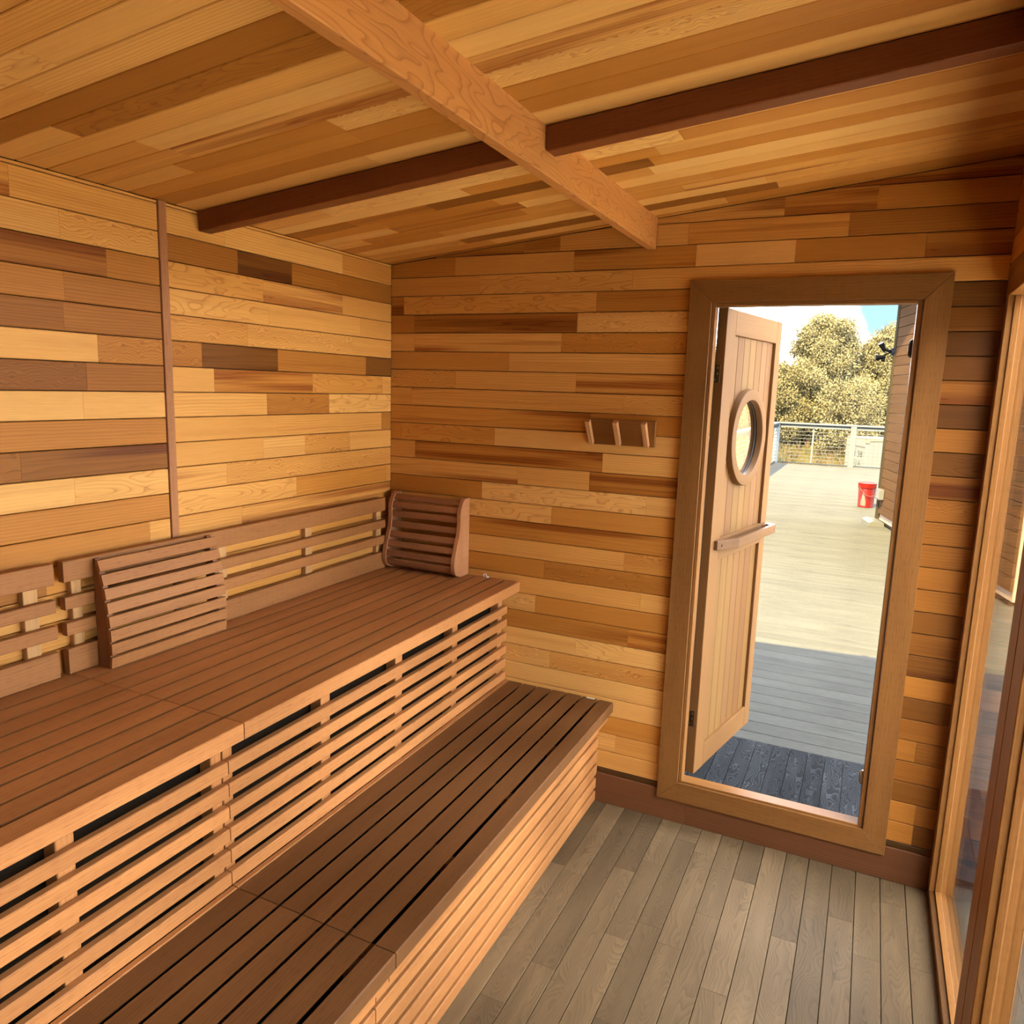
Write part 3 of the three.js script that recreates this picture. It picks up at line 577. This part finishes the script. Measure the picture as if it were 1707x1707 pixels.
// unseen house block added behind the viewer, right side, to shade the near terrace
{
  const m = struct('shading_house'); m.position.set(8.6, -0.1, 8.2);
  const tan = matte(0.10, 0.065, 0.04, 0.85);
  mesh(m, 'shading_wall', new THREE.BoxGeometry(11, 4.2, 5.6).translate(0, 2.1, 0), tan);
  mesh(m, 'roof', plate([[-3.2, 0], [3.2, 0], [3.2, 0.12], [0, 1.1], [-3.2, 0.12]], 11.8).rotateY(Math.PI / 2).translate(-5.9, 4.2, 0), matte(0.06, 0.05, 0.05, 0.8));
}
// bucket
{
  const b = thing('bucket', 'bright red plastic bucket with a lid and pale print on the sunny deck', 'bucket', [2.012, -0.02, -10.75]);
  const cv = document.createElement('canvas'); cv.width = 1024; cv.height = 384; const c = cv.getContext('2d');
  c.fillStyle = '#5a0801'; c.fillRect(0, 0, 1024, 384);
  for (const ox of [170, 682]) {                                // pale house-shaped emblem over rows of small lettering
    c.fillStyle = '#5c5048'; c.beginPath(); c.moveTo(ox, 170); c.lineTo(ox + 62, 110); c.lineTo(ox + 124, 170); c.closePath(); c.fill(); c.fillRect(ox + 6, 168, 112, 16);
    c.globalAlpha = 0.75; c.font = 'bold 40px sans-serif'; for (let k = 0; k < 5; k++) c.fillRect(ox - 44 + k * 22, 262 + (k % 2) * 4, 14, 30 - (k % 3) * 5); c.fillRect(ox - 40, 306, 150, 8); c.globalAlpha = 1;
  }
  const t = new THREE.CanvasTexture(cv); t.colorSpace = THREE.SRGBColorSpace; t.wrapS = THREE.RepeatWrapping;
  const L = (pts) => new THREE.LatheGeometry(pts.map((p) => new THREE.Vector2(...p)), 56);
  mesh(b, 'body', L([[0.0, 0.0], [0.112, 0.0], [0.117, 0.005], [0.130, 0.325], [0.1305, 0.33]]), new THREE.MeshStandardMaterial({ map: t, roughness: 0.4 })).rotation.y = 1.35;
  mesh(b, 'rim', L([[0.130, 0.318], [0.137, 0.318], [0.139, 0.326], [0.139, 0.395], [0.133, 0.402]]), matte(0.0936, 0.0052, 0.0026, 0.4));
  mesh(b, 'lid', L([[0.0, 0.396], [0.120, 0.396], [0.126, 0.404], [0.137, 0.404], [0.142, 0.398], [0.142, 0.384], [0.1395, 0.384]]), matte(0.0936, 0.0068, 0.0031, 0.4));
  const h = new THREE.CatmullRomCurve3([[-0.142, 0.35, 0], [-0.12, 0.26, 0.10], [-0.04, 0.20, 0.150], [0.06, 0.22, 0.148], [0.13, 0.30, 0.08], [0.142, 0.35, 0]].map((p) => V(...p)));
  mesh(b, 'handle', new THREE.TubeGeometry(h, 32, 0.005, 6), matte(0.1040, 0.0468, 0.0312, 0.5)).rotation.y = 0.5;
}
// land beyond the deck
{
  const W = 160, D = 130, nx = 120, nz = 100, g = new THREE.PlaneGeometry(W, D, nx, nz).rotateX(-Math.PI / 2), p = g.attributes.position;
  const H = (x, z) => { const d = -z; return -2.3 + 2.45 * THREE.MathUtils.smoothstep(d, 27, 41) + 0.03 * Math.max(0, d - 41) + 0.18 * noise(mod(x / 60, 1), mod(z / 60, 1), 12, 12, 77); };
  for (let i = 0; i < p.count; i++) { const x = p.getX(i), z = p.getZ(i) - 40; p.setXYZ(i, x, H(x, z), z); }
  const uv = g.attributes.uv; for (let i = 0; i < uv.count; i++) uv.setXY(i, p.getX(i) / 9, p.getZ(i) / 9);
  g.computeVertexNormals();
  const gt = dataTex(512, 512, (u, v) => { const n = noise(u, v, 8, 8, 61) * 0.5 + noise(u, v, 30, 26, 62) * 0.35 + noise(u, v, 120, 90, 63) * 0.3, k = 0.5 + 0.5 * n; return [0.0338 + 0.0312 * k, 0.0260 + 0.0260 * k, 0.0094 + 0.0104 * k]; });
  const hill = new THREE.Mesh(g, new THREE.MeshPhysicalMaterial({ map: gt, roughness: 0.95, specularIntensity: 0.1 })); shade(hill); hill.name = 'hillside'; hill.userData = { kind: 'structure' }; scene.add(hill);
  // tufts of dry grass
  const blade = new THREE.ConeGeometry(0.05, 0.55, 4).translate(0, 0.25, 0), tufts = [];
  for (let k = 0; k < 3; k++) tufts.push(blade.clone().rotateZ((k - 1) * 0.5).rotateY(k * 2.1));
  const N = 5200, im = new THREE.InstancedMesh(mergeGeometries(tufts), new THREE.MeshStandardMaterial({ color: new THREE.Color().setRGB(0.0520, 0.0390, 0.0130), roughness: 0.95 }), N), m4 = new THREE.Matrix4(), c = new THREE.Color();
  for (let i = 0; i < N; i++) { const z = -20.5 - 27 * rnd(), x = -9 + 20 * rnd(), s = 0.5 + 0.7 * rnd(), q = new THREE.Quaternion().setFromAxisAngle(AX.Y, rnd() * 6.28); im.setMatrixAt(i, m4.compose(V(x, H(x, z) - 0.03, z), q, V(s, s * (0.6 + 0.6 * rnd()), s))); im.setColorAt(i, c.setRGB(0.8 + 0.4 * rnd(), 0.75 + 0.4 * rnd(), 0.7 + 0.5 * rnd())); }
  shade(im); im.name = 'dry_grass'; im.userData = { kind: 'stuff', label: 'golden dry grass covering the slope behind the railing', category: 'grass' }; scene.add(im);

  // trees
  const leaf = new THREE.BufferGeometry();
  leaf.setAttribute('position', new THREE.Float32BufferAttribute([0, 0, 0, 0.5, 0.35, 0.06, 0, 1, 0, -0.5, 0.35, 0.06], 3)); leaf.setAttribute('uv', new THREE.Float32BufferAttribute([0.5, 0, 1, 0.4, 0.5, 1, 0, 0.4], 2)); leaf.setIndex([0, 1, 2, 0, 2, 3]); leaf.computeVertexNormals();
  const cluster = []; for (let k = 0; k < 20; k++) { const s = 0.115 + 0.09 * rnd(); cluster.push(leaf.clone().scale(s, s, s).rotateX(rnd() * 3 - 1.5).rotateY(rnd() * 6.28).translate(rnd() - 0.5, rnd() - 0.5, rnd() - 0.5)); }
  const leafGeo = mergeGeometries(cluster);
  const leafMat = new THREE.MeshPhysicalMaterial({ color: 0xffffff, roughness: 0.8, transmission: 0.25, thickness: 0, side: THREE.DoubleSide, specularIntensity: 0.1 });
  const bark = matte(0.045, 0.034, 0.026, 0.9);
  function tree(label, x, z, h, r, tint, dens) {
    const t = thing('tree', label, 'tree', [x, H(x, z) - 0.05, z]);
    const limbs = [], tips = [], path = (pts, r0) => limbs.push(new THREE.TubeGeometry(new THREE.CatmullRomCurve3(pts), 8, r0, 6));
    const lean = (rnd() - 0.5) * 0.8; path([V(0, -0.2, 0), V(lean * 0.3, h * 0.25, 0), V(lean, h * 0.55, 0.1), V(lean * 1.1, h * 0.82, 0)], h * 0.020);
    for (let i = 0; i < 34; i++) {
      const f = 0.10 + 0.88 * Math.pow((i + rnd()) / 34, 0.8), a = i * 2.4 + rnd(), rr = r * Math.sqrt(Math.max(0.04, 1 - Math.pow((f - 0.30) / 0.72, 2))) * (0.6 + 0.5 * rnd());
      const tip = V(lean * f + Math.cos(a) * rr, h * f * 0.96 + 0.10 * h * rnd() * (1 - f), Math.sin(a) * rr * 0.85), from = V(lean * f * 0.8, h * Math.max(0.08, f * 0.75), 0);
      if (f < 0.9) path([from, from.clone().lerp(tip, 0.5).add(V(0, 0.25, 0)), tip], h * 0.0065); tips.push(tip, from.clone().lerp(tip, 0.6));
    }
    mesh(t, 'trunk', mergeGeometries(limbs), bark);
    const n = Math.round(dens * 7000), im = new THREE.InstancedMesh(leafGeo, leafMat, n), q = new THREE.Quaternion(), e = new THREE.Euler();
    for (let i = 0; i < n; i++) {
      const c0 = tips[Math.floor(rnd() * tips.length)], R = 0.13 * r + 0.10, a = rnd() * 6.28, b = Math.acos(2 * rnd() - 1), k = Math.cbrt(rnd()) * R * 1.6, s = 0.30 + 0.28 * rnd();
      q.setFromEuler(e.set(rnd() * 6, rnd() * 6, rnd() * 6));
      im.setMatrixAt(i, m4.compose(V(c0.x + k * Math.sin(b) * Math.cos(a), c0.y + k * Math.cos(b) * 0.8, c0.z + k * Math.sin(b) * Math.sin(a)), q, V(s, s, s)));
      const v = 0.75 + 0.5 * rnd(); im.setColorAt(i, c.setRGB(tint[0] * v, tint[1] * v, tint[2] * v));
    }
    shade(im); im.name = 'foliage'; im.userData = { kind: 'stuff' }; t.add(im);
  }
  const olive = [0.130, 0.106, 0.048], gold = [0.148, 0.124, 0.062], dull = [0.112, 0.096, 0.054];
  tree('tall rounded olive-yellow tree in the middle of the doorway view', -0.15, -38, 6.15, 1.95, gold, 1.2);
  tree('olive-yellow tree half hidden by the house wall, right of the tallest one', 2.7, -39, 5.4, 1.9, gold, 1.15);
  tree('low bushy olive tree left of the tallest one, beside the open door', -2.3, -37, 3.7, 1.8, olive, 1.0);
  tree('sparse tree with a dark crooked trunk in front of the two tall ones', 0.95, -35.2, 3.6, 1.5, gold, 0.07);
  tree('bushy olive tree seen through the round door window', -6.6, -36.5, 4.8, 2.2, olive, 1.1);

  // white container behind the railing
  const cx = 2.44, cz = -26.6, cn = thing('container', 'white corrugated container with rust and dark stencilled marks behind the railing', 'container', [cx, H(cx, cz) - 0.05, cz]);
  cn.rotation.y = 0.42; const top = 0.42 - cn.position.y, w = 2.0, dpt = 1.6, wh = matte(0.0884, 0.0874, 0.0780, 0.6);
  mesh(cn, 'shell', new RoundedBoxGeometry(w, top, dpt, 2, 0.02).translate(0, top / 2, 0), wh);
  for (let k = 0; k < 12; k++) block(cn, 'rib', wh, [-w / 2 + 0.12 + k * 0.15, -w / 2 + 0.19 + k * 0.15], [0.08, top - 0.14], [dpt / 2 - 0.005, dpt / 2 + 0.02], 0.008);
  block(cn, 'top_beam', matte(0.0806, 0.0754, 0.0572, 0.6), [-w / 2 - 0.02, w / 2 + 0.02], [top - 0.10, top + 0.01], [dpt / 2 - 0.02, dpt / 2 + 0.03], 0.008);
  block(cn, 'rust_patch', matte(0.45, 0.18, 0.06, 0.9), [-w / 2 - 0.022, -w / 2 + 0.10], [top - 0.16, top - 0.06], [dpt / 2 - 0.02, dpt / 2 + 0.034], 0.006);
  const cv = document.createElement('canvas'); cv.width = 512; cv.height = 512; const k2 = cv.getContext('2d'); k2.fillStyle = '#595853'; k2.fillRect(0, 0, 512, 512);
  k2.fillStyle = '#302e2b'; k2.fillRect(0, 118, 512, 16); k2.fillStyle = '#141312'; k2.font = 'bold 130px sans-serif'; k2.fillText('1 38', 215, 285); k2.font = 'bold 100px sans-serif'; k2.fillText('E J A', 215, 420);
  const tx = new THREE.CanvasTexture(cv); tx.colorSpace = THREE.SRGBColorSpace;
  mesh(cn, 'end_panel', new THREE.BoxGeometry(0.012, 1.12, dpt - 0.04), new THREE.MeshStandardMaterial({ map: tx, roughness: 0.8 })).position.set(-w / 2 - 0.006, top - 0.60, 0);
}
renderer.render(scene, camera);
